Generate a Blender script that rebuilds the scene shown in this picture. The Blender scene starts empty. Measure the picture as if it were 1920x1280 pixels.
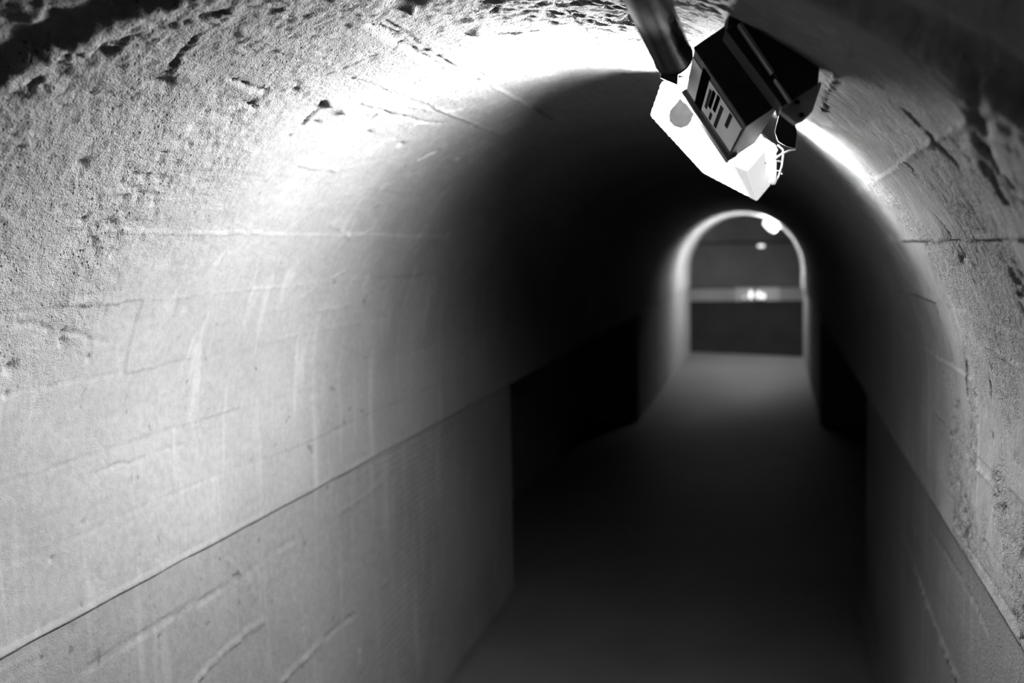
import bpy, bmesh, math, random
import numpy as np
from mathutils import Vector, Matrix
sc = bpy.context.scene
col = sc.collection
random.seed(4)

# ------------------------------------------------------------------ camera
F = 1867.0
CAMP = np.array([.42, 0.0, 1.65])
ROLL = .024
def basis():
    dx, dy = 490 / F, 188 / F
    c, s = math.cos(ROLL), math.sin(ROLL)
    ux, uy = c*dx + s*dy, -s*dx + c*dy
    n = math.sqrt(ux*ux + uy*uy + 1)
    a = math.asin(ux / n); p = math.atan2(-uy / n, 1 / n)
    R = np.array([math.cos(a), math.sin(a), 0])
    W = np.array([-math.sin(a)*math.cos(p), math.cos(a)*math.cos(p), math.sin(p)])
    U = np.array([math.sin(a)*math.sin(p), -math.cos(a)*math.sin(p), math.cos(p)])
    return c*R - s*U, s*R + c*U, W
CR, CU, CW = basis()
cam = bpy.data.cameras.new('camera'); camo = bpy.data.objects.new('camera', cam); col.objects.link(camo)
camo.matrix_world = Matrix(((CR[0], CU[0], -CW[0], CAMP[0]), (CR[1], CU[1], -CW[1], CAMP[1]), (CR[2], CU[2], -CW[2], CAMP[2]), (0, 0, 0, 1)))
cam.sensor_width = 36; cam.lens = F / 1920 * 36; cam.clip_start = .02
cam.dof.use_dof = True; cam.dof.focus_distance = 1.62; cam.dof.aperture_fstop = 2.8
sc.camera = camo
def ray(x, y): return CW + CR*((x - 960)/F) - CU*((y - 640)/F)
def at(x, y, d): return CAMP + ray(x, y)*d                 # point seen at (x, y), d metres deep
def z1(a, b, d): return at(1140 + a/3.2, b/3.2, d)

# ------------------------------------------------------------------ helpers
def tag(o, label=None, cat=None, group=None, kind=None):
    if label: o['label'] = label
    if cat: o['category'] = cat
    if group: o['group'] = group
    if kind: o['kind'] = kind
    return o
def empty(name, loc):
    o = bpy.data.objects.new(name, None); col.objects.link(o); o.location = loc; o.empty_display_size = .05
    return o
def obj(name, bm, mat, parent=None, smooth=False):
    me = bpy.data.meshes.new(name)
    bmesh.ops.recalc_face_normals(bm, faces=bm.faces[:])
    if parent is not None:
        off = Vector((0, 0, 0)); q = parent
        while q is not None: off += Vector(q.location); q = q.parent
        bmesh.ops.translate(bm, vec=-off, verts=bm.verts[:])
    bm.to_mesh(me); bm.free()
    if smooth:
        me.polygons.foreach_set('use_smooth', [True]*len(me.polygons))
    me.materials.append(mat)
    o = bpy.data.objects.new(name, me); col.objects.link(o)
    if parent:
        o.parent = parent
    return o
def bevel(bm, w, seg=2):
    bmesh.ops.bevel(bm, geom=bm.edges[:], offset=w, segments=seg, affect='EDGES', profile=.5, clamp_overlap=True)
def hexa(bm, front, back):
    """solid between two polygons with the same number of corners"""
    a = [bm.verts.new(tuple(p)) for p in front]; b = [bm.verts.new(tuple(p)) for p in back]
    bm.faces.new(a); bm.faces.new(b[::-1]); n = len(a)
    for i in range(n): bm.faces.new((a[i], b[i], b[(i+1) % n], a[(i+1) % n]))
def oriented(o, u, v, w, lu, lv, lw):
    """box from corner o along unit vectors"""
    P = [o, o + u*lu, o + u*lu + v*lv, o + v*lv]
    return P, [p + w*lw for p in P]
def box(bm, c, s):
    c = np.array(c); h = np.array(s)/2
    P = [c + h*np.array(k) for k in ((-1,-1,-1),(1,-1,-1),(1,-1,1),(-1,-1,1))]
    hexa(bm, P, [p + np.array([0, s[1], 0]) for p in P])
def tube(bm, pts, r, n=16, cap=True):
    pts = [Vector(p) for p in pts]; rings = []
    rr = r if hasattr(r, '__len__') else [r]*len(pts)
    ref = None
    for i, p in enumerate(pts):
        t = (pts[min(i+1, len(pts)-1)] - pts[max(i-1, 0)]).normalized()
        if ref is None: ref = t.orthogonal().normalized()
        ref = (ref - t*ref.dot(t)).normalized(); b = t.cross(ref)
        rings.append([bm.verts.new(p + (ref*math.cos(2*math.pi*k/n) + b*math.sin(2*math.pi*k/n))*rr[i]) for k in range(n)])
    for a, b in zip(rings, rings[1:]):
        for k in range(n): bm.faces.new((a[k], a[(k+1) % n], b[(k+1) % n], b[k]))
    if cap: bm.faces.new(rings[0]); bm.faces.new(rings[-1][::-1])

# ------------------------------------------------------------------ materials
def new_mat(name):
    m = bpy.data.materials.new(name); m.use_nodes = True
    nt = m.node_tree; return m, nt, nt.nodes['Principled BSDF']
def N(nt, t, **kw):
    n = nt.nodes.new(t)
    for k, v in kw.items(): setattr(n, k, v)
    return n
def plain(name, c, rough=.6, metal=0, bump=0, scale=200, var=.25, spec=.3):
    m, nt, b = new_mat(name)
    tc = N(nt, 'ShaderNodeTexCoord'); nz = N(nt, 'ShaderNodeTexNoise'); nz.inputs['Scale'].default_value = scale/8; nz.inputs['Detail'].default_value = 6
    nt.links.new(tc.outputs['Object'], nz.inputs['Vector'])
    mr = N(nt, 'ShaderNodeMapRange'); mr.inputs[1].default_value = .3; mr.inputs[2].default_value = .7
    mr.inputs[3].default_value = c*(1-var); mr.inputs[4].default_value = c*(1+var)
    nt.links.new(nz.outputs['Fac'], mr.inputs[0]); nt.links.new(mr.outputs[0], b.inputs['Base Color'])
    b.inputs['Roughness'].default_value = rough; b.inputs['Metallic'].default_value = metal; b.inputs['Specular IOR Level'].default_value = spec
    if bump:
        n2 = N(nt, 'ShaderNodeTexNoise'); n2.inputs['Scale'].default_value = scale; n2.inputs['Detail'].default_value = 5
        nt.links.new(tc.outputs['Object'], n2.inputs['Vector'])
        bp = N(nt, 'ShaderNodeBump'); bp.inputs['Distance'].default_value = bump; nt.links.new(n2.outputs['Fac'], bp.inputs['Height'])
        nt.links.new(bp.outputs[0], b.inputs['Normal'])
    return m
def emit(name, L, c=1.0):
    m, nt, b = new_mat(name)
    b.inputs['Base Color'].default_value = (c*.8, c*.8, c*.8, 1); b.inputs['Emission Color'].default_value = (1, 1, 1, 1)
    b.inputs['Emission Strength'].default_value = L; b.inputs['Roughness'].default_value = .4
    return m
def concrete(name, base, rough_k=1.0, streak=.25, spec=.25, rough=.85):
    m, nt, b = new_mat(name); L = nt.links.new
    tc = N(nt, 'ShaderNodeTexCoord'); P = tc.outputs['Object']
    def noise(scale, detail=6, sc3=None, dist=0):
        n = N(nt, 'ShaderNodeTexNoise'); n.inputs['Scale'].default_value = scale; n.inputs['Detail'].default_value = detail; n.inputs['Distortion'].default_value = dist
        if sc3:
            mp = N(nt, 'ShaderNodeMapping'); mp.inputs['Scale'].default_value = sc3; L(P, mp.inputs[0]); L(mp.outputs[0], n.inputs['Vector'])
        else: L(P, n.inputs['Vector'])
        return n.outputs['Fac']
    def rng(x, a, b_, c, d):
        r = N(nt, 'ShaderNodeMapRange'); L(x, r.inputs[0])
        for i, v in enumerate((a, b_, c, d)): r.inputs[i+1].default_value = v
        return r.outputs[0]
    def mth(op, x, y):
        r = N(nt, 'ShaderNodeMath'); r.operation = op
        for i, v in enumerate((x, y)):
            if hasattr(v, 'links'): L(v, r.inputs[i])
            else: r.inputs[i].default_value = v
        return r.outputs[0]
    # colour: broad mottling, fine speckle, lime streaks running down, dark pores
    c = mth('MULTIPLY', rng(noise(2.2, 4), .3, .7, .86, 1.12), rng(noise(60, 4), .3, .7, .88, 1.1))
    st = rng(noise(1.0, 3, (20, 20, 2.0), .5), .56, .72, 0, streak)
    c = mth('ADD', c, st)
    sp = rng(noise(26, 4, None, .6), .24, .33, .45, 1)
    c = mth('MULTIPLY', c, sp)
    c = mth('MULTIPLY', c, base)
    L(c, b.inputs['Base Color'])
    b.inputs['Roughness'].default_value = rough; b.inputs['Specular IOR Level'].default_value = spec
    # relief finer than the mesh
    at_ = N(nt, 'ShaderNodeAttribute'); at_.attribute_name = 'rough'; rg = at_.outputs['Fac']
    h1 = noise(420, 3)
    h2 = noise(120, 4)
    v = N(nt, 'ShaderNodeTexVoronoi'); v.inputs['Scale'].default_value = 95; L(P, v.inputs['Vector'])
    pore = rng(mth('ADD', v.outputs['Distance'], mth('MULTIPLY', noise(160, 2), .5)), .30, .5, -1, 0)
    pm = mth('MULTIPLY', rng(noise(11, 3), .44, .56, 0, 1), rng(rg, .15, .6, .1, 1))
    c2 = mth('MULTIPLY', c, mth('ADD', 1, mth('MULTIPLY', mth('MULTIPLY', pore, pm), .55)))
    L(c2, b.inputs['Base Color'])
    amp = mth('ADD', mth('MULTIPLY', rg, 1.0), .10)
    h = mth('MULTIPLY', mth('ADD', mth('MULTIPLY', h1, .4), mth('ADD', mth('MULTIPLY', h2, .55), mth('MULTIPLY', mth('MULTIPLY', pore, pm), .55))), amp)
    bp = N(nt, 'ShaderNodeBump'); bp.inputs['Distance'].default_value = .012*rough_k; bp.inputs['Strength'].default_value = 1
    L(h, bp.inputs['Height']); L(bp.outputs[0], b.inputs['Normal'])
    return m
M_conc = concrete('limewashed_concrete', .18, 1.35)
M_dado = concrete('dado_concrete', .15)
M_floor = concrete('damp_floor_concrete', .075, 1.0, 0, .5, .5)
M_black = plain('black_painted_metal', .025, .85, 0, .0004, 400)
M_dark = plain('dark_steel', .03, .45, .3, .0004, 300)
M_pipe = plain('worn_steel_pipe', .6, .2, 1.0, .0006, 90, .5)
M_grey = plain('grey_painted_metal', .12, .6, 0, .0006, 160, .35, .05)
M_galv = plain('galvanised_metal', .32, .5, .3, .0008, 140, .4)
M_brack = plain('pale_bracket_metal', .4, .5, .2, .0008, 140, .4)
M_pane = emit('lit_window_pane', .10, .3)
M_band = plain('pale_slot_paint', .36, .9, 0, .003, 20, .1, .1)
M_label = plain('label_paper', .8, .8, 0, 0, 60, .12, 0)
M_ink = plain('dark_print', .003, .9, 0, 0, 60, .1, 0)
M_midprint = plain('grey_print', .04, .8, 0, 0, 60, .1, 0)
M_lens = emit('glowing_lens', 8)
M_lensleft = emit('lens_left_side', 1200)
M_lensbottom = emit('lens_bottom_side', 620)
M_lensside = emit('lens_side', 2)
M_lensfar = emit('far_lens', 3200)
M_lensback = emit('lens_back', 3)
M_lensend = emit('ribbed_lens_end', .55)
M_socket = plain('grey_lamp_socket', .75, .6)
M_wire = plain('bright_wire', .10, .5, .3)
M_gal = plain('gallery_plaster', .12, .9, 0, .004, 20, .15, .2)
M_gdark = plain('gallery_dark_paint', .04, .9, 0, .003, 20, .2, .1)
M_frame = plain('dark_window_frame', .03, .6)

# ------------------------------------------------------------------ tunnel shell
H, RAD, SPR = 1.235, .80, 1.0
LS = H - SPR; LA = math.pi*RAD; LT = 2*LS + LA
DADO = .832; DADO_L = .808
def lattice(seed, n=256): return np.random.RandomState(seed).rand(n, n)
def vnoise(x, y, seed):
    t = lattice(seed); n = t.shape[0]
    xi = np.floor(x).astype(int); yi = np.floor(y).astype(int); fx = x - xi; fy = y - yi
    fx = fx*fx*fx*(fx*(fx*6-15)+10); fy = fy*fy*fy*(fy*(fy*6-15)+10)
    a = t[xi % n, yi % n]; b = t[(xi+1) % n, yi % n]; c = t[xi % n, (yi+1) % n]; d = t[(xi+1) % n, (yi+1) % n]
    return (a*(1-fx)+b*fx)*(1-fy) + (c*(1-fx)+d*fx)*fy - .5
def fbm(x, y, f, seed, o=4, g=.55):
    r = 0; A = 1; tot = 0
    for k in range(o): r = r + A*vnoise(x*f*2**k + 17.3*k, y*f*2**k + 9.1*k, seed+k); tot += A; A *= g
    return r/tot
def ss(x, a, b): t = np.clip((x-a)/(b-a), 0, 1); return t*t*(3-2*t)
def hit(x, y):
    """where a ray meets the tunnel: (Y, s)"""
    r = ray(x, y); C = CAMP
    a = r[0]**2 + r[2]**2; b = 2*(C[0]*r[0] + (C[2]-H)*r[2]); cc = C[0]**2 + (C[2]-H)**2 - RAD*RAD
    t = (-b + math.sqrt(b*b - 4*a*cc))/(2*a); P = C + t*r
    if P[2] >= H:
        th = math.atan2(P[0], P[2]-H); return P[1], LS + (th + math.pi/2)*RAD
    sx = 1 if r[0] > 0 else -1; t = (sx*RAD - C[0])/r[0]; P = C + t*r
    if P[2] < SPR: t = (sx*DADO - C[0])/r[0]; P = C + t*r
    return P[1], (P[2]-SPR if sx < 0 else LT - (P[2]-SPR))
def seg_d(Y, S, a, b):
    ax, ay = a; dx, dy = b[0]-ax, b[1]-ay; L2 = dx*dx+dy*dy+1e-12
    t = np.clip(((Y-ax)*dx+(S-ay)*dy)/L2, 0, 1)
    return np.hypot(Y-ax-t*dx, S-ay-t*dy), t
def stroke(D, Y, S, px, depth, w, jag=.35, seed=50):
    pts = [hit(*p) for p in px]
    y0 = min(p[0] for p in pts)-.1; y1 = max(p[0] for p in pts)+.1; s0 = min(p[1] for p in pts)-.1; s1 = max(p[1] for p in pts)+.1
    m = (Y > y0) & (Y < y1) & (S > s0) & (S < s1)
    if not m.any(): return
    y = Y[m] + .012*fbm(Y[m], S[m], 28, seed, 4, .7); s = S[m] + .016*fbm(Y[m], S[m], 28, seed+7, 4, .7)
    d = np.full(y.shape, 9.)
    for a, b in zip(pts, pts[1:]): d = np.minimum(d, seg_d(y, s, a, b)[0])
    k = np.clip(.9 + jag*9*fbm(Y[m], S[m], 45, seed+3, 3), 0, 2)
    D[m] -= depth*k*np.exp(-(d/w)**2)
def blob(D, Y, S, px, depth, w, asp=1):
    y0, s0 = hit(*px); m = (abs(Y-y0) < .12) & (abs(S-s0) < .12)
    if m.any():
        wob = 1 + .9*fbm(Y[m], S[m], 45, int(px[0]) % 90)
        D[m] -= depth*np.exp(-(((Y[m]-y0)/(w*asp))**2 + ((S[m]-s0)/w)**2)*wob)

def relief(Y, S):
    """height of the cast surface over the smooth tunnel, and how rough it is"""
    near = ss(Y, 9, 4)
    D = .012*fbm(Y, S, 1.3, 1, 3) + .005*fbm(Y, S, 6, 5, 3)
    # board marks running along the tunnel, and the ends of the boards
    q = (S + .016*fbm(Y, S, 2, 9, 2) + .007*fbm(Y, S, 16, 11, 3))/.145; k = np.floor(q)
    brk = np.floor((Y + 1.37*k)/1.15)
    off = (np.sin(k*12.9898 + brk*78.233)*43758.5453) % 1
    vis = ss(vnoise(Y*1.6, k*3.7, 21), -.25, .25)
    D += .0030*(off-.5)
    e = np.minimum(q-k, 1-(q-k))*.145
    D += (.0022*np.exp(-(e/.004)**2)*(off-.35)*2)*vis*(1+3*fbm(Y, S, 25, 12))
    # skin of the plaster, brushed along the tunnel
    D += .0012*fbm(Y*.35, S, 45, 31, 3)
    # rough zone: up and near on the left, patches on the right
    th = (S-LS)/RAD - math.pi/2
    left = (S < LT/2)
    z_left = ss(Y + .35*np.abs(th+.35) - .25*fbm(Y, S, 4, 40), 2.05, 1.3)*ss(th, -1.55, -.85)
    z_right = ss(Y, 3.4, 1.8)*ss(S, LT/2+.5, LT/2+.8)*ss(fbm(Y, S, 5, 44), -.25, .25)
    rg = np.where(left, z_left, np.maximum(z_right, z_left*0)) 
    top = ss(np.abs(th), .75, .15)*ss(Y, 3.0, 1.5)
    rg = np.clip(np.maximum(rg, .75*top) + .5*fbm(Y, S, 7, 48), .04, 1.2)
    n1 = fbm(Y, S, 24, 60, 5, .65); n2 = fbm(Y, S, 85, 66, 3, .6)
    zone = ss(th, -1.5, -1.1)*ss(th, .3, -.1)*ss(Y, 2.0, 1.5)
    D += rg*((.0055 + .010*zone*ss(fbm(Y, S, 4, 81, 3), -.12, .12))*n1 + (.004 + .004*zone)*n2)
    # honeycombed pits
    pit = ss(fbm(Y, S, 60, 70, 2), .03, .16)*ss(fbm(Y, S, 3.2, 75, 2) + .16*(rg-.5), -.02, .14)
    D -= .0075*pit*np.clip(rg, 0, 1)
    return D, rg

rings = [([(0,190),(60,165),(130,112),(180,100),(240,75),(330,45),(420,20)], .007, .006),
         ([(0,205),(130,130),(250,82)], .005, .012),
         ([(420,30),(375,62),(325,118),(290,152),(245,185),(215,205)], .0035, .0028),
         ([(755,82),(735,92),(690,108),(640,130),(560,170)], .006, .004),
         ([(800,143),(765,160),(720,178)], .006, .004),
         ([(790,228),(765,242),(740,262)], .006, .004),
         ([(705,218),(680,238)], .006, .005),
         ([(430,150),(480,165),(500,175)], .007, .004),
         ([(605,190),(600,202),(585,215),(572,228),(566,236)], .012, .005),
         ([(480,205),(468,198),(440,202)], .006, .004),
         ([(684,39),(735,65),(758,82),(790,105),(818,122)], .007, .004),
         ([(671,197),(740,218),(790,228),(829,232)], .005, .004),
         ([(866,64),(900,68),(960,64),(1005,58)], .006, .004),
         ([(1160,95),(1200,108),(1235,118)], .005, .004),
         ([(820,284),(800,292),(785,300)], .008, .005),
         ([(370,330),(330,350),(300,362)], -.003, .004),
         ([(560,312),(600,316),(635,320),(680,310)], -.006, .005),
         ([(765,198),(810,210),(850,208),(885,195)], -.006, .005),
         ([(880,125),(910,137),(935,145)], -.006, .005),
         ([(700,430),(660,448),(620,420)], -.005, .008),
         ([(660,500),(640,512),(560,560)], -.003, .006),
         ([(580,585),(640,575),(700,560)], -.003, .006),
         ([(180,888),(240,870),(290,852),(345,832)], .003, .003),
         ([(0,600),(110,620),(200,640)], .003, .005),
         ([(1480,225),(1560,300),(1640,420),(1700,520)], .004, .006),
         ([(1705,215),(1740,250),(1790,310)], .010, .008),
         ([(1815,170),(1830,230),(1850,320),(1880,370)], .012, .012),
         ([(1850,645),(1880,670),(1920,690)], -.007, .006),
         ([(1812,680),(1815,740)], .012, .004),
         ([(1855,700),(1858,745)], .010, .004),
         ([(1820,800),(1832,868)], .008, .004),
         ([(1832,875),(1855,905),(1880,945)], -.008, .006),
         ([(1880,1010),(1884,1060)], .008, .004),
         ([(1790,985),(1850,1080),(1900,1160)], .003, .003)]
pits = [((305,158),.012,.012,2.2),((552,172),.010,.011,1.3),((466,192),.010,.010,1.5),((590,232),.009,.009,2),((542,256),.007,.006,1),((890,150),.012,.009,1.2),
        ((752,272),.010,.009,2.2),((690,252),.009,.009,2),((770,5),.030,.022,1.2),((750,2),.015,.02,1),((1035,44),.012,.008,1.5),((1125,120),.010,.007,1.5),
        ((1178,30),.012,.010,2),((860,297),.008,.008,1.5),((905,305),.008,.008,1.5),((65,95),.008,.014,1.4),((125,62),.006,.010,1.5),((20,690),.012,.012,1.3),
        ((155,310),.012,.014,1),((120,640),.010,.010,1),((160,415),.008,.008,1),((232,398),.007,.005,1),((168,556),.007,.005,1),((12,740),.006,.006,1),((168,670),.007,.006,1),
        ((157,980),.006,.005,1),((99,1048),.008,.005,1),((265,1042),.006,.004,1),((120,625),.008,.008,1),((1512,278),.012,.007,1.5),((1862,820),.01,.007,.6),
        ((1650,455),.008,.008,1),((1860,690),.01,.008,1),((1840,640),.01,.008,1),((1700,560),.006,.006,1),((1770,700),.007,.006,1),((1800,760),.008,.006,1)]
lumps = [((645,205),.012,.012,1.5),((620,190),.014,.014,1.5),((465,188),.008,.006,1),((335,135),.010,.02,1.5),((770,18),.010,.008,1),((900,60),.008,.012,2)]

def vpos(Y, S, D):
    """point on the vault"""
    x = np.empty_like(S); z = np.empty_like(S); nx = np.empty_like(S); nz = np.empty_like(S)
    l = S < LS; r = S > LS+LA; a = ~(l | r)
    x[l] = -RAD; z[l] = SPR+S[l]; nx[l] = 1; nz[l] = 0
    x[r] = RAD; z[r] = SPR+(LT-S[r]); nx[r] = -1; nz[r] = 0
    th = (S[a]-LS)/RAD - math.pi/2
    x[a] = RAD*np.sin(th); z[a] = H + RAD*np.cos(th); nx[a] = -np.sin(th); nz[a] = -np.cos(th)
    return np.stack([x + nx*D, Y, z + nz*D], -1)
def grid_mesh(name, P, rough, mat, parent=None):
    n, m = P.shape[:2]
    idx = np.arange(n*m).reshape(n, m)
    f = np.stack([idx[:-1, :-1], idx[:-1, 1:], idx[1:, 1:], idx[1:, :-1]], -1).reshape(-1, 4)
    me = bpy.data.meshes.new(name)
    me.vertices.add(n*m); me.vertices.foreach_set('co', P.reshape(-1).astype(np.float32))
    me.loops.add(f.size); me.loops.foreach_set('vertex_index', f.reshape(-1).astype(np.int32))
    me.polygons.add(len(f)); me.polygons.foreach_set('loop_start', np.arange(0, f.size, 4, dtype=np.int32))
    me.polygons.foreach_set('loop_total', np.full(len(f), 4, dtype=np.int32))
    me.polygons.foreach_set('use_smooth', np.ones(len(f), dtype=bool))
    me.update(calc_edges=True)
    at_ = me.attributes.new('rough', 'FLOAT', 'POINT'); at_.data.foreach_set('value', rough.reshape(-1).astype(np.float32))
    me.materials.append(mat)
    o = bpy.data.objects.new(name, me); col.objects.link(o)
    return o
YEND_L, YEND_R = 15.35, 14.65            # the tunnel mouth is cut a little askew
def ycoords(step):
    ys = list(np.arange(-4, .4, .12)) + list(np.arange(.4, 3.3, step))
    y, d = 3.3, step
    while y < 15: ys.append(y); d *= 1.012; y += min(d, .09)
    return np.array(ys + [15.0])
ST = .0044
ys = ycoords(ST); ssv = np.arange(0, LT+ST/2, LT/round(LT/ST)); ssv[-1] = LT
Y, S = np.meshgrid(ys, ssv, indexing='ij')
D, RG = relief(Y, S)
for px, dep, w in rings: stroke(D, Y, S, px, dep*(.9 if dep > 0 else .4), w*(.9 if dep > 0 else .7), .5)
for px, dep, w, a in pits: blob(D, Y, S, px, dep, w*.8, a)
for px, dep, w, a in lumps: blob(D, Y, S, px, -dep, w, a)
# a shallow channel left by a batten beside the crown
a0, a1 = hit(705, 42), hit(838, 128)
dd, tt = seg_d(Y, S, a0, a1); D -= .006*ss(dd, .020, .016)*((tt > 0) & (tt < 1))
D *= np.where((S < .012) | (S > LT-.012), .3, 1.0)
# nearer than this ragged casting joint the vault steps back
TH = np.degrees((S-LS)/RAD - math.pi/2)
YR = 1.365 - .0083*np.abs(TH) + .04*fbm(Y*0+3, S, 5, 120, 3) + .03*fbm(Y, S, 14, 124, 4)
D -= .030*ss(YR - Y, -.01, .03)*ss(np.abs(TH), 80, 64)*ss(TH, 5, -10)*(1+.5*fbm(Y, S, 9, 130, 3)) + .035*ss(YR-Y, -.01, .03)*ss(TH, 20, 35)*ss(np.abs(TH), 75, 60)
D -= .45*np.clip(YR - .05 - Y, 0, .5)*ss(np.abs(TH), 80, 64)  # flare shaped into the vault to keep the near corner dark
P = vpos(Y, S, D)
def skew(P):
    x = P[..., 0]; y = P[..., 1]
    k = ss(y, 11, 15); ye = (YEND_L + YEND_R)/2 + (YEND_R-YEND_L)/2*(x/RAD)
    P[..., 1] = y + k*(ye - 15.0); return P
# turned-out lips along both springings, where the vault overhangs the lower walls
P[:, 0, 2] += .010*fbm(P[:, 0, 1], P[:, 0, 1]*0+2, 4, 140, 4); P[:, -1, 2] += .008*fbm(P[:, -1, 1], P[:, -1, 1]*0+5, 4, 144, 4)
lipL = P[:, :1].copy(); lipL[..., 0] = -RAD-.09; lipR = P[:, -1:].copy(); lipR[..., 0] = RAD+.09
P = np.concatenate([lipL, P, lipR], 1); RG = np.concatenate([RG[:, :1], RG, RG[:, -1:]], 1)
tag(grid_mesh('ceiling', skew(P), RG, M_conc), 'rough white limewashed concrete barrel vault of the tunnel', kind='structure')

# lower walls
def lower(name, sx, lab, Y0, Y1, y_list):
    zs = np.linspace(-.08, SPR+.01, 140)
    yy = np.array([y for y in y_list if Y0 <= y <= Y1] ); 
    if yy[0] > Y0 + 1e-3: yy = np.concatenate([[Y0], yy])
    if yy[-1] < Y1-1e-3: yy = np.concatenate([yy, [Y1]])
    Y, Z = np.meshgrid(yy, zs, indexing='ij')
    S = (Z-SPR) if sx < 0 else LT-(Z-SPR)
    D, R = relief(Y+3.1, Z + (7 if sx < 0 else 11))
    R = R*0 + .12 + (0 if sx < 0 else .35*ss(Y, 3.2, 1.8)) + .2*np.clip(fbm(Y, Z, 3, 90), 0, 1)
    D = .008*fbm(Y, Z, 1.5, 91, 3) + .0016*fbm(Y*.35, Z, 30, 92, 4) + .0035*R*fbm(Y, Z, 22, 93, 4)*(2.2 if sx > 0 else 1)
    # trowel ripples low on the left
    D += .0012*np.sin((Z*1.0 + .02*fbm(Y, Z, 3, 96))*260)*ss(fbm(Y*.6, Z, 2.5, 95, 2), .02, .14)
    wl = [([(0,1225),(30,1215),(110,1170),(210,1105)], .004, .003), ([(140,1252),(200,1215),(280,1170),(340,1135),(400,1102)], .006, .003), ([(400,1102),(470,1055),(545,1003)], .003, .003),
          ([(345,1280),(405,1220),(440,1190),(478,1162)], -.006, .004), ([(510,1280),(560,1230),(590,1200)], -.006, .005), ([(590,1200),(615,1175),(650,1152)], .006, .004),
          ([(412,1050),(442,1080),(462,1115),(482,1140)], -.004, .004), ([(690,985),(720,980)], .003, .003), ([(660,1220),(664,1250)], -.006, .008),
          ([(620,960),(660,935),(705,900)], -.003, .005), ([(700,1100),(720,1075)], -.004, .004)] if sx < 0 else \
         [([(1690,1000),(1715,1060),(1745,1140),(1775,1220),(1800,1280)], -.008, .005), ([(1700,960),(1722,1010)], -.005, .004), ([(1745,990),(1800,1080),(1850,1180)], .005, .004)]
    for px, dep, w in wl: stroke(D, Y, S, px, dep*1.15, w, .25, 130)
    for px, dep, w in [((111,1155),.010,.006),((111,1178),.012,.006),((19,1213),.008,.006),((398,1218),.008,.006),((165,1168),.006,.005),((548,1172),.004,.005),((1605,1160),.005,.005)]: blob(D, Y, S, px, dep, w)
    X = sx*((DADO if sx > 0 else DADO_L) - D)
    P = np.stack([X, Y, Z], -1)
    return yy, P, R
yc = ycoords(.009)
for sx, name, lab, ye, yrec, yend in ((-1, 'wall_left', 'pale trowelled concrete lower wall left of the passage', YEND_L, 4.60, 9.2), (1, 'wall_right', 'dim streaked concrete lower wall right of the passage', YEND_R, 4.72, 9.2)):
    yy, P1_, R1 = lower(name, sx, lab, -4, yrec, yc)
    yy2, P2_, R2 = lower(name, sx, lab, yrec+.001, yend, yc)
    yy3, P3_, R3 = lower(name, sx, lab, yend+.001, 15.0, yc)
    P2_[..., 0] = sx*(DADO + .40)                      # long low recess in the wall
    P = np.concatenate([P1_, P2_, P3_], 0); R = np.concatenate([R1, R2, R3], 0)
    x0 = P[..., 0].copy(); P = skew(np.where(True, P, P)); 
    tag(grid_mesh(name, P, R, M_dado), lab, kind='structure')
# soffits of the two recesses
for sx, y0 in ((-1, 4.6), (1, 4.72)):
    bm = bmesh.new(); box(bm, (sx*(DADO+.25), (y0+9.2)/2, SPR+.03), (.4, 9.2-y0, .05))
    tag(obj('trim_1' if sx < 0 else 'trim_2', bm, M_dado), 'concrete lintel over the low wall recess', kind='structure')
# floor
xs = np.linspace(-1.35, 1.35, 110); yf = ycoords(.03)
Y, X = np.meshgrid(yf, xs, indexing='ij')
Z = -.0 + .012*fbm(X, Y, 1.2, 101, 3) + .003*fbm(X, Y, 12, 104, 3)
Z -= .015*np.exp(-((np.abs(X)-.80)/.02)**2)*ss(Y, 5, 4.4)            # worn gutter at the foot of the walls
P = np.stack([X, Y, Z], -1)
tag(grid_mesh('floor', skew(P), np.full(X.shape, .25), M_floor), 'dark damp concrete floor of the tunnel', kind='structure')

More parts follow.
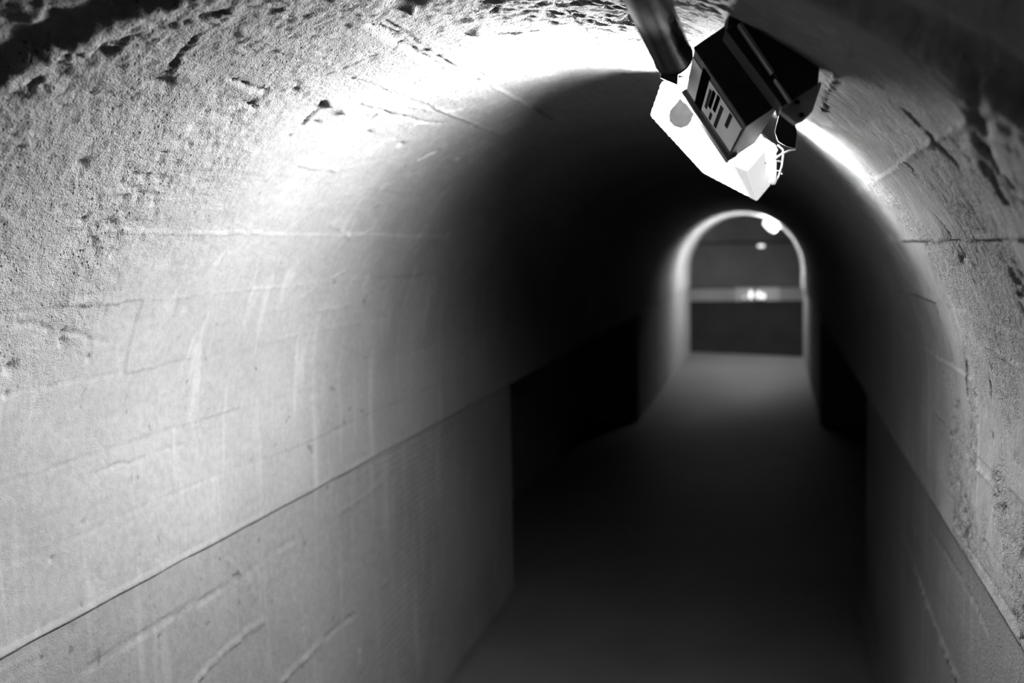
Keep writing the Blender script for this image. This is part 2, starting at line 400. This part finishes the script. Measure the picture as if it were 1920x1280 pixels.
# ------------------------------------------------------------------ lamp
K = .935                                              # overall depth scale of the fixture
E1 = np.array([-.54, 0, .84]); E1 /= np.linalg.norm(E1)
E3 = np.array([-.13, .99, -.08]); E3 -= E1*(E3@E1); E3 /= np.linalg.norm(E3)
E2 = np.cross(E3, E1); E2 = E2 if E2[0] > 0 else -E2
P0 = z1(830, 755, 1.5*K)
W1, W2, W3 = .142*K, .060*K, .318*K
lamp_parts = []
def make_lamp():
    root = empty('tunnel_lamp', tuple(P0 + E1*W1*.5 + E3*W3*.5))
    # ballast housing
    bm = bmesh.new(); hexa(bm, *oriented(P0 + E3*.002, E1, E2, E3, W1, W2, W3-.002)); bevel(bm, .0025)
    hs = obj('housing', bm, M_grey, root)
    bm = bmesh.new(); hexa(bm, *oriented(P0 - E1*.001 - E2*.001 - E3*.006, E1, E2, E3, W1+.002, W2+.002, .008)); bevel(bm, .002)
    obj('end_cover', bm, M_black, root)['label'] = 'black end cover'
    # label strip on the lit side
    o = P0 - E2*.0008 + E3*W3*.06
    def patch(nm, u0, u1, w0, w1, m, th=.0008, par=hs):
        bm = bmesh.new(); hexa(bm, *oriented(P0 - E2*(.0006+th) + E1*W1*u0 + E3*W3*w0, E1, E2, E3, W1*(u1-u0), th, W3*(w1-w0)))
        return obj(nm, bm, m, par)
    st = patch('label_plate', .03, .66, .10, .74, M_label, .001, root); st['label'] = 'bright label plate'
    patch('label_plate', .80, .985, .12, .78, M_label, .001, root)
    patch('label_panel', .665, .795, .06, .80, M_ink, .0012, root)['label'] = 'black panel'
    for u0, u1, w0, w1, m in ((.52,.57,.15,.5,M_ink),(.44,.49,.12,.45,M_ink),(.35,.40,.2,.7,M_midprint),(.20,.25,.12,.42,M_midprint),(.58,.62,.2,.6,M_midprint),(.47,.51,.55,.7,M_midprint)):
        patch('printed_bar', u0, u1, w0, w1, m, .0018, st)
    # flange rail below the side
    bm = bmesh.new(); hexa(bm, *oriented(P0 - E1*.004 - E2*.007 + E3*W3*.86, E1, E2, E3, W1+.008, .02, W3*.10)); bevel(bm, .002)
    obj('flange', bm, M_galv, root)
    # back plate that carries the lens
    q = [(324,488),(252,690),(570,1037),(890,1203),(970,1112),(1004,1003),(1013,870),(935,815),(800,640),(500,450)]
    d1 = 2.18*K
    back = [z1(a, b, d1) for a, b in q]
    cen = sum(back)/len(back)
    bm = bmesh.new(); hexa(bm, [p for p in back], [p + E3*.012 for p in back]); bevel(bm, .002)
    obj('back_plate', bm, M_dark, root)
    # lens: ribbed tray, smaller at the front
    q2 = [(328,498),(262,690),(578,1030),(888,1195),(962,1107),(1000,1000),(1010,878),(932,828),(790,660),(500,480)]
    rear = [z1(a, b, d1-.001) for a, b in q2]
    fr = [(440,575),(405,690),(625,945),(742,985),(832,1024),(940,905),(925,840),(870,790),(760,650),(520,520)]
    front = [z1(a, b, d1-.10*K) for a, b in fr]
    # subdivide the sides into ribs
    bm = bmesh.new(); n = len(rear)
    def body(bm, skip=(), nr=1):
        A, B = [], []
        for i in range(n):
            a0, a1, b0, b1 = rear[i], rear[(i+1) % n], front[i], front[(i+1) % n]
            L = np.linalg.norm(a1-a0); k = max(1, int(L/.006))
            nrm = np.cross(a1-a0, b0-a0); nrm /= np.linalg.norm(nrm)
            if nrm@(a0-cen) < 0: nrm = -nrm
            for j in range(k):
                t = j/k; amp = .0020*(1 if j % 2 else 0)
                A.append(a0*(1-t)+a1*t + nrm*amp); B.append(b0*(1-t)+b1*t + nrm*amp)
        return A, B
    A, B = body(bm); hexa(bm, A, B)
    lo = obj('lens', bm, M_lens, root); lo['label'] = 'glowing white ribbed lens'
    lo.data.materials.append(M_lensside); lo.data.materials.append(M_lensleft); lo.data.materials.append(M_lensbottom)
    e = cen - np.array(lo.parent.location)
    for pl in lo.data.polygons:                        # uneven glow set per side to shape the light on vault and walls
        c_ = np.array(pl.center) - e
        if pl.normal.x > .45 and pl.normal.z < .25 and c_@E2 > .02: pl.material_index = 3
        elif abs(pl.normal.y) < .8: pl.material_index = 1 if (c_@E2 > .02 or c_@E1 < -.09) else (3 if c_@E1 < -.045 else 2)   # strongest glow put on the left side
    # clear ribbed end of the lens
    bm = bmesh.new()
    tl, tr, bl, br = z1(835,1024,d1-.103*K), z1(940,903,d1-.103*K), z1(893,1200,d1-.004), z1(968,1110,d1-.004)
    tl0, bl0 = z1(752,992,d1-.102*K), z1(850,1178,d1-.003)
    k = 22; top = []; bot = []
    for j in range(k+1):
        t = j/k; amp = (.0022 if j % 2 else .0008)
        nrm = np.cross(tr-tl, bl-tl); nrm /= np.linalg.norm(nrm)
        if nrm@(tl-cen) < 0: nrm = -nrm
        top.append(tl*(1-t)+tr*t + nrm*amp); bot.append(bl*(1-t)+br*t + nrm*amp)
    inn = -nrm*.004
    hexa(bm, top + [p+inn for p in top[::-1]], bot + [p+inn for p in bot[::-1]])
    out2 = np.cross(tl-tl0, bl-tl0); out2 /= np.linalg.norm(out2)
    if out2@(tl-cen) < 0: out2 = -out2
    P4 = [tl0, tl, bl, bl0]; hexa(bm, [p + out2*.002 for p in P4], [p - out2*.0006 for p in P4])
    obj('lens_end', bm, M_lensend, root)['label'] = 'duller finely ribbed end of the lens'
    # grey socket seen on the face of the lens
    sp = [(432,582),(405,625),(372,655),(362,690),(366,730),(395,760),(438,773),(480,755),(505,720),(500,705),(522,685),(515,650),(480,622),(452,618)]
    dz = d1-.103*K
    bm = bmesh.new(); hexa(bm, [z1(a, b, dz-.010) for a, b in sp], [z1(a, b, dz+.05) for a, b in sp]); bevel(bm, .0015)
    obj('lamp_socket', bm, M_socket, root)['label'] = 'grey rounded socket cap'
    # bright end clip and its wire
    bm = bmesh.new(); tube(bm, [z1(975,868,d1-.05), z1(985,900,d1-.05), z1(990,1000,d1-.05), z1(990,1085,d1-.05), z1(990,1105,d1-.05)], [.006,.0078,.0068,.0068,.0045], 14)
    obj('end_clip', bm, M_lensend, root, True)
    for yb in (985, 1045):
        bm = bmesh.new(); pts = []
        for j in range(15):
            t = j/14; a = math.pi*(t*1.15+.95)
            pts.append(z1(1005 + 42*math.cos(a), yb + 22 - 26*math.sin(a)*(-1) - (30*t), d1-.06+.02*t))
        tube(bm, pts, .0013, 8); obj('wire_guard', bm, M_wire, root, True)
    bm = bmesh.new()
    tube(bm, [z1(a, b, d1-.07+.0005*i) for i, (a, b) in enumerate(((938,932),(928,945),(930,965),(945,978),(970,974),(1010,948),(1050,920),(1085,905),(1125,898)))], .0021, 10)
    obj('hook', bm, M_wire, root, True)
    bm = bmesh.new()
    tube(bm, [z1(1018,868,d1-.06), z1(1050,895,d1-.06), z1(1052,925,d1-.055), z1(1045,990,d1-.05), z1(1025,1060,d1-.045), z1(1005,1098,d1-.045)], .0014, 8)
    obj('wire_guard', bm, M_wire, root, True)
    # dark clamp between lens and box
    bm = bmesh.new(); hexa(bm, [z1(a, b, 1.52*K) for a, b in ((1030,670),(1060,700),(1120,745),(1135,800),(1125,890),(1075,880),(1020,850),(1000,790))],
                           [z1(a, b, 2.02*K) for a, b in ((1030,670),(1060,700),(1120,745),(1135,800),(1125,890),(1075,880),(1020,850),(1000,790))]); bevel(bm, .002)
    obj('clamp', bm, M_dark, root)
    # neck that joins pipe and lens
    nk = ((330,410),(420,400),(418,512),(310,465))
    bm = bmesh.new(); hexa(bm, [z1(a, b, 1.60*K) for a, b in nk], [z1(a, b, 2.17*K) for a, b in nk]); bevel(bm, .002)
    obj('neck', bm, M_dark, root)
    return root
def make_box():
    fq = [(735,35),(830,55),(1010,160),(1180,290),(1270,405),(1262,500),(1112,596),(985,425),(795,135),(715,165)]
    d = 1.305
    root = empty('junction_box', tuple(z1(1000, 350, d) + E3*.05))
    bm = bmesh.new(); hexa(bm, [z1(a, b, d) for a, b in fq], [z1(a, b, d) + E3*.06 for a, b in fq]); bevel(bm, .002)
    obj('body', bm, M_black, root)
    bm = bmesh.new(); q = [(782,140),(806,136),(998,430),(984,436)]  # edge strips: pale tone stands in for light on the box edge
    hexa(bm, [z1(a, b, d-.006) for a, b in q], [z1(a, b, d-.006) + E3*.02 for a, b in q]); obj('edge_strip', bm, M_brack, root)['label'] = 'pale edge strip, its lit look put into the colour'
    bm = bmesh.new(); q = [(1000,470),(1020,480),(1108,605),(1095,615)]
    hexa(bm, [z1(a, b, d-.005) for a, b in q], [z1(a, b, d-.005) + E3*.02 for a, b in q]); obj('edge_strip', bm, M_brack, root)
    bm = bmesh.new(); q = [(705,178),(722,160),(805,132),(1005,430),(1112,600),(1045,655),(1034,618)]
    hexa(bm, [z1(a, b, d+.012) for a, b in q], [z1(a, b, d+.012) + E3*.05 for a, b in q]); obj('side_flange', bm, M_black, root)
    # lit bracket with two bolts at the lower end
    q = [(1112,596),(1252,500),(1275,488),(1284,500),(1228,668),(1180,715),(1128,738),(1110,722),(1035,664),(1040,640)]
    bm = bmesh.new(); hexa(bm, [z1(a, b, d+.004) for a, b in q], [z1(a, b, d+.004) + E3*.02 for a, b in q]); bevel(bm, .0015)
    br = obj('bracket', bm, M_brack, root); br['label'] = 'pale metal bracket'
    for a, b in ((1135,612),(1162,690)):
        bm = bmesh.new(); tube(bm, [z1(a, b, d-.002), z1(a, b, d+.01)], .0032, 10); obj('bolt', bm, M_ink, br, True)
    return root
def make_pipe():
    a, b = z1(394, 350, 1.47*K), at(1196, -42, 1.24*K)
    dv = (b-a)/np.linalg.norm(b-a)
    root = empty('conduit_pipe', tuple(a))
    bm = bmesh.new()
    tube(bm, [a, a+dv*.01, a+dv*.12, b], [.0255, .0265, .0265, .0265], 40)
    obj('pipe', bm, M_pipe, root, True)
    bm = bmesh.new(); tube(bm, [a-dv*.006, a+dv*.004], [.021, .0275], 40); obj('end_cap', bm, M_dark, root, True)
    bm = bmesh.new(); tube(bm, [b, b + np.array([-.03, -1.6, .0])], .0265, 40); obj('pipe_length', bm, M_pipe, root, True)
    return root
lamp = tag(make_lamp(), 'large near tunnel lamp with blazing white ribbed lens and dark box housing', 'lamp', 'tunnel lamps under the vault')
jbox = tag(make_box(), 'black box with pale bolted bracket, right above the near blazing lamp', 'junction box', 'black boxes above the tunnel lamps')
pipe = tag(make_pipe(), 'shiny steel pipe running along the vault down to the near lamp', 'pipe')
def copy_tree(o, parent=None):
    c = o.copy(); col.objects.link(c)
    if parent: c.parent = parent
    for ch in [x for x in o.children]: copy_tree(ch, c)
    return c
# the far lamp hangs the other way round, its back towards the passage
YF = 13.5; LY = 2.18*K*.96
for src, lab in ((lamp, 'tiny glowing lamp far off at the crown of the lit arch'), (jbox, 'tiny black box above the far lamp at the distant arch')):
    c = copy_tree(src); c.scale = (.62, -.62, .62); c['label'] = lab
    c.location = (src.location[0] + .06, YF + .62*(LY - src.location[1]), src.location[2] - .02)
    for ch in c.children:
        n = ch.name.split('.')[0]
        if n in ('lens', 'back_plate'):
            ch.data = ch.data.copy()
            if n == 'lens': ch.data.materials[0] = M_lensfar; ch.data.materials[2] = M_lensfar; ch.data.materials[3] = M_lensfar
            else: ch.data.materials[0] = M_lensback

# ------------------------------------------------------------------ gallery beyond the tunnel mouth
YW = 18.2
def slab(name, c, s, m, lab=None, bev=0):
    bm = bmesh.new(); box(bm, c, s)
    return tag(obj(name, bm, m), lab, kind='structure')
z0, za, zb = -.45, .60, .84
slab('wall_gallery_lower', (0, YW+.15, (z0+za)/2), (9, .3, za-z0), M_gdark, 'dark lower wall across the gallery')
slab('wall_gallery_upper', (0, YW+.15, (zb+1.62)/2), (9, .3, 1.62-zb), M_gal, 'grey wall across the gallery')
slab('wall_gallery_top', (0, YW+.19, (1.66+2.7)/2), (9, .3, 2.7-1.66), M_gal, 'grey wall above the joint across the gallery')
slab('trim_3', (0, YW+.3, 1.64), (9, .2, .05), M_gdark, 'dark joint across the gallery wall')
slab('wall_gallery_back', (0, YW+.25, (za+zb)/2), (9, .3, .5), M_band, 'wall at the back of the long slot')
slab('floor_gallery', (0, 16.9, z0-.05), (9, 3.4, .1), M_gdark, 'dark gallery floor below the tunnel floor')
slab('ceiling_gallery', (0, 16.9, 2.72), (9, 3.6, .1), M_gal, 'gallery ceiling')
slab('trim_4', (0, YW+.13, za-.02), (9, .32, .04), M_gdark, 'sill of the long slot')
# window in the slot
wr = bpy.data.objects.new('window_1', None); col.objects.link(wr); tag(wr, 'pale lit window panels in the long slot', kind='structure')
def wx(px): return float((CAMP + ray(px, 550)*((YW+.08)/ray(px, 550)[1]))[0])
wr.location = (wx(1420), YW+.3, za)
xs_ = [wx(1378), wx(1418), wx(1463)]
for i in range(2):
    w = xs_[i+1]-xs_[i]
    bm = bmesh.new(); box(bm, ((xs_[i]+xs_[i+1])/2, YW+.09, (za+zb)/2), (w-.02, .012, zb-za)); obj('window_pane', bm, M_pane, wr)
bm = bmesh.new(); box(bm, (xs_[1], YW+.07, (za+zb)/2), (.03, .04, zb-za)); obj('window_frame', bm, M_frame, wr)
M_glint = emit('bright_object_glow', 1.6)  # white objects of unknown kind, glow added to brighten the slot
def bright_object(px, py, r, hgt, lab, m=M_glint):
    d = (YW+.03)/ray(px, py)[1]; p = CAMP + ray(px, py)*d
    root = empty('bright_object', (p[0], p[1], za))
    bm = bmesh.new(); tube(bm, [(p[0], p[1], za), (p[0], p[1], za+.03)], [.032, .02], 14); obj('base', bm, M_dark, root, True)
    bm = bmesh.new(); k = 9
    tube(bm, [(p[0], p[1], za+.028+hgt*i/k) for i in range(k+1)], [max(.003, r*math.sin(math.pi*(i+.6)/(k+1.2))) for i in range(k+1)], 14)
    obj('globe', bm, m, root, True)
    return tag(root, lab, 'lamp', 'small bright white objects in the far window')
bright_object(1408, 556, .036, .16, 'tall slim white object with added glow left of the dark mullion in the far window')
bright_object(1422, 556, .034, .15, 'bright white object with added glow just right of the dark mullion in the far window')
bright_object(1431, 556, .034, .11, 'squat white object with added glow, rightmost in the far window')
bright_object(1396, 558, .030, .06, 'low white object with faint added glow, leftmost in the far window', emit('faint_glow', .5))
# oval lamp on the gallery wall
d = (YW-.05)/ray(1427, 461)[1]; p = CAMP + ray(1427, 461)*d
root = empty('wall_lamp', (p[0], YW, p[2]))
bm = bmesh.new(); bmesh.ops.create_uvsphere(bm, u_segments=24, v_segments=12, radius=1); bmesh.ops.scale(bm, vec=(.062, .05, .024), verts=bm.verts[:]); bmesh.ops.translate(bm, vec=(p[0], YW-.03, p[2]), verts=bm.verts[:])
obj('diffuser', bm, emit('oval_glow', 1.6), root, True)
bm = bmesh.new(); box(bm, (p[0], YW-.006, p[2]), (.16, .02, .07)); bevel(bm, .008); obj('base', bm, M_grey, root)
tag(root, 'small oval glowing lamp on the far wall seen through the arch', 'lamp')
# added fill lamp, unseen round the corner to the left, brightening the gallery
root = empty('added_fill_lamp', (-1.9, 16.6, 2.6))
bm = bmesh.new(); tube(bm, [(-1.9, 16.6, 2.68), (-1.9, 16.6, 2.60)], .05, 16); obj('base', bm, M_grey, root, True)
bm = bmesh.new(); bmesh.ops.create_uvsphere(bm, u_segments=20, v_segments=12, radius=.08); bmesh.ops.translate(bm, vec=(-1.9, 16.6, 2.54), verts=bm.verts[:])
obj('globe', bm, emit('gallery_fill_glow', 4), root, True)
tag(root, 'added round fill lamp in the far gallery, out of sight to the left', 'lamp')

# ------------------------------------------------------------------ world and colour
w = bpy.data.worlds.new('world'); sc.world = w; w.use_nodes = True
w.node_tree.nodes['Background'].inputs[0].default_value = (0, 0, 0, 1); w.node_tree.nodes['Background'].inputs[1].default_value = 0
sc.view_settings.view_transform = 'Standard'; sc.view_settings.look = 'None'; sc.view_settings.gamma = 1; sc.view_settings.exposure = 0
sc.view_settings.use_curve_mapping = False
sc.cycles.use_denoising = True
for m in bpy.data.materials:                            # weak emitters need no light sampling of their own
    b = m.node_tree.nodes.get('Principled BSDF') if m.use_nodes else None
    if b and 0 < b.inputs['Emission Strength'].default_value < 10 and m.name not in ('gallery_fill_glow',): m.cycles.emission_sampling = 'NONE'
sc.cycles.use_adaptive_sampling = True; sc.cycles.adaptive_threshold = .07
sc.cycles.max_bounces = 4; sc.cycles.diffuse_bounces = 2; sc.cycles.glossy_bounces = 2; sc.cycles.sample_clamp_indirect = 4
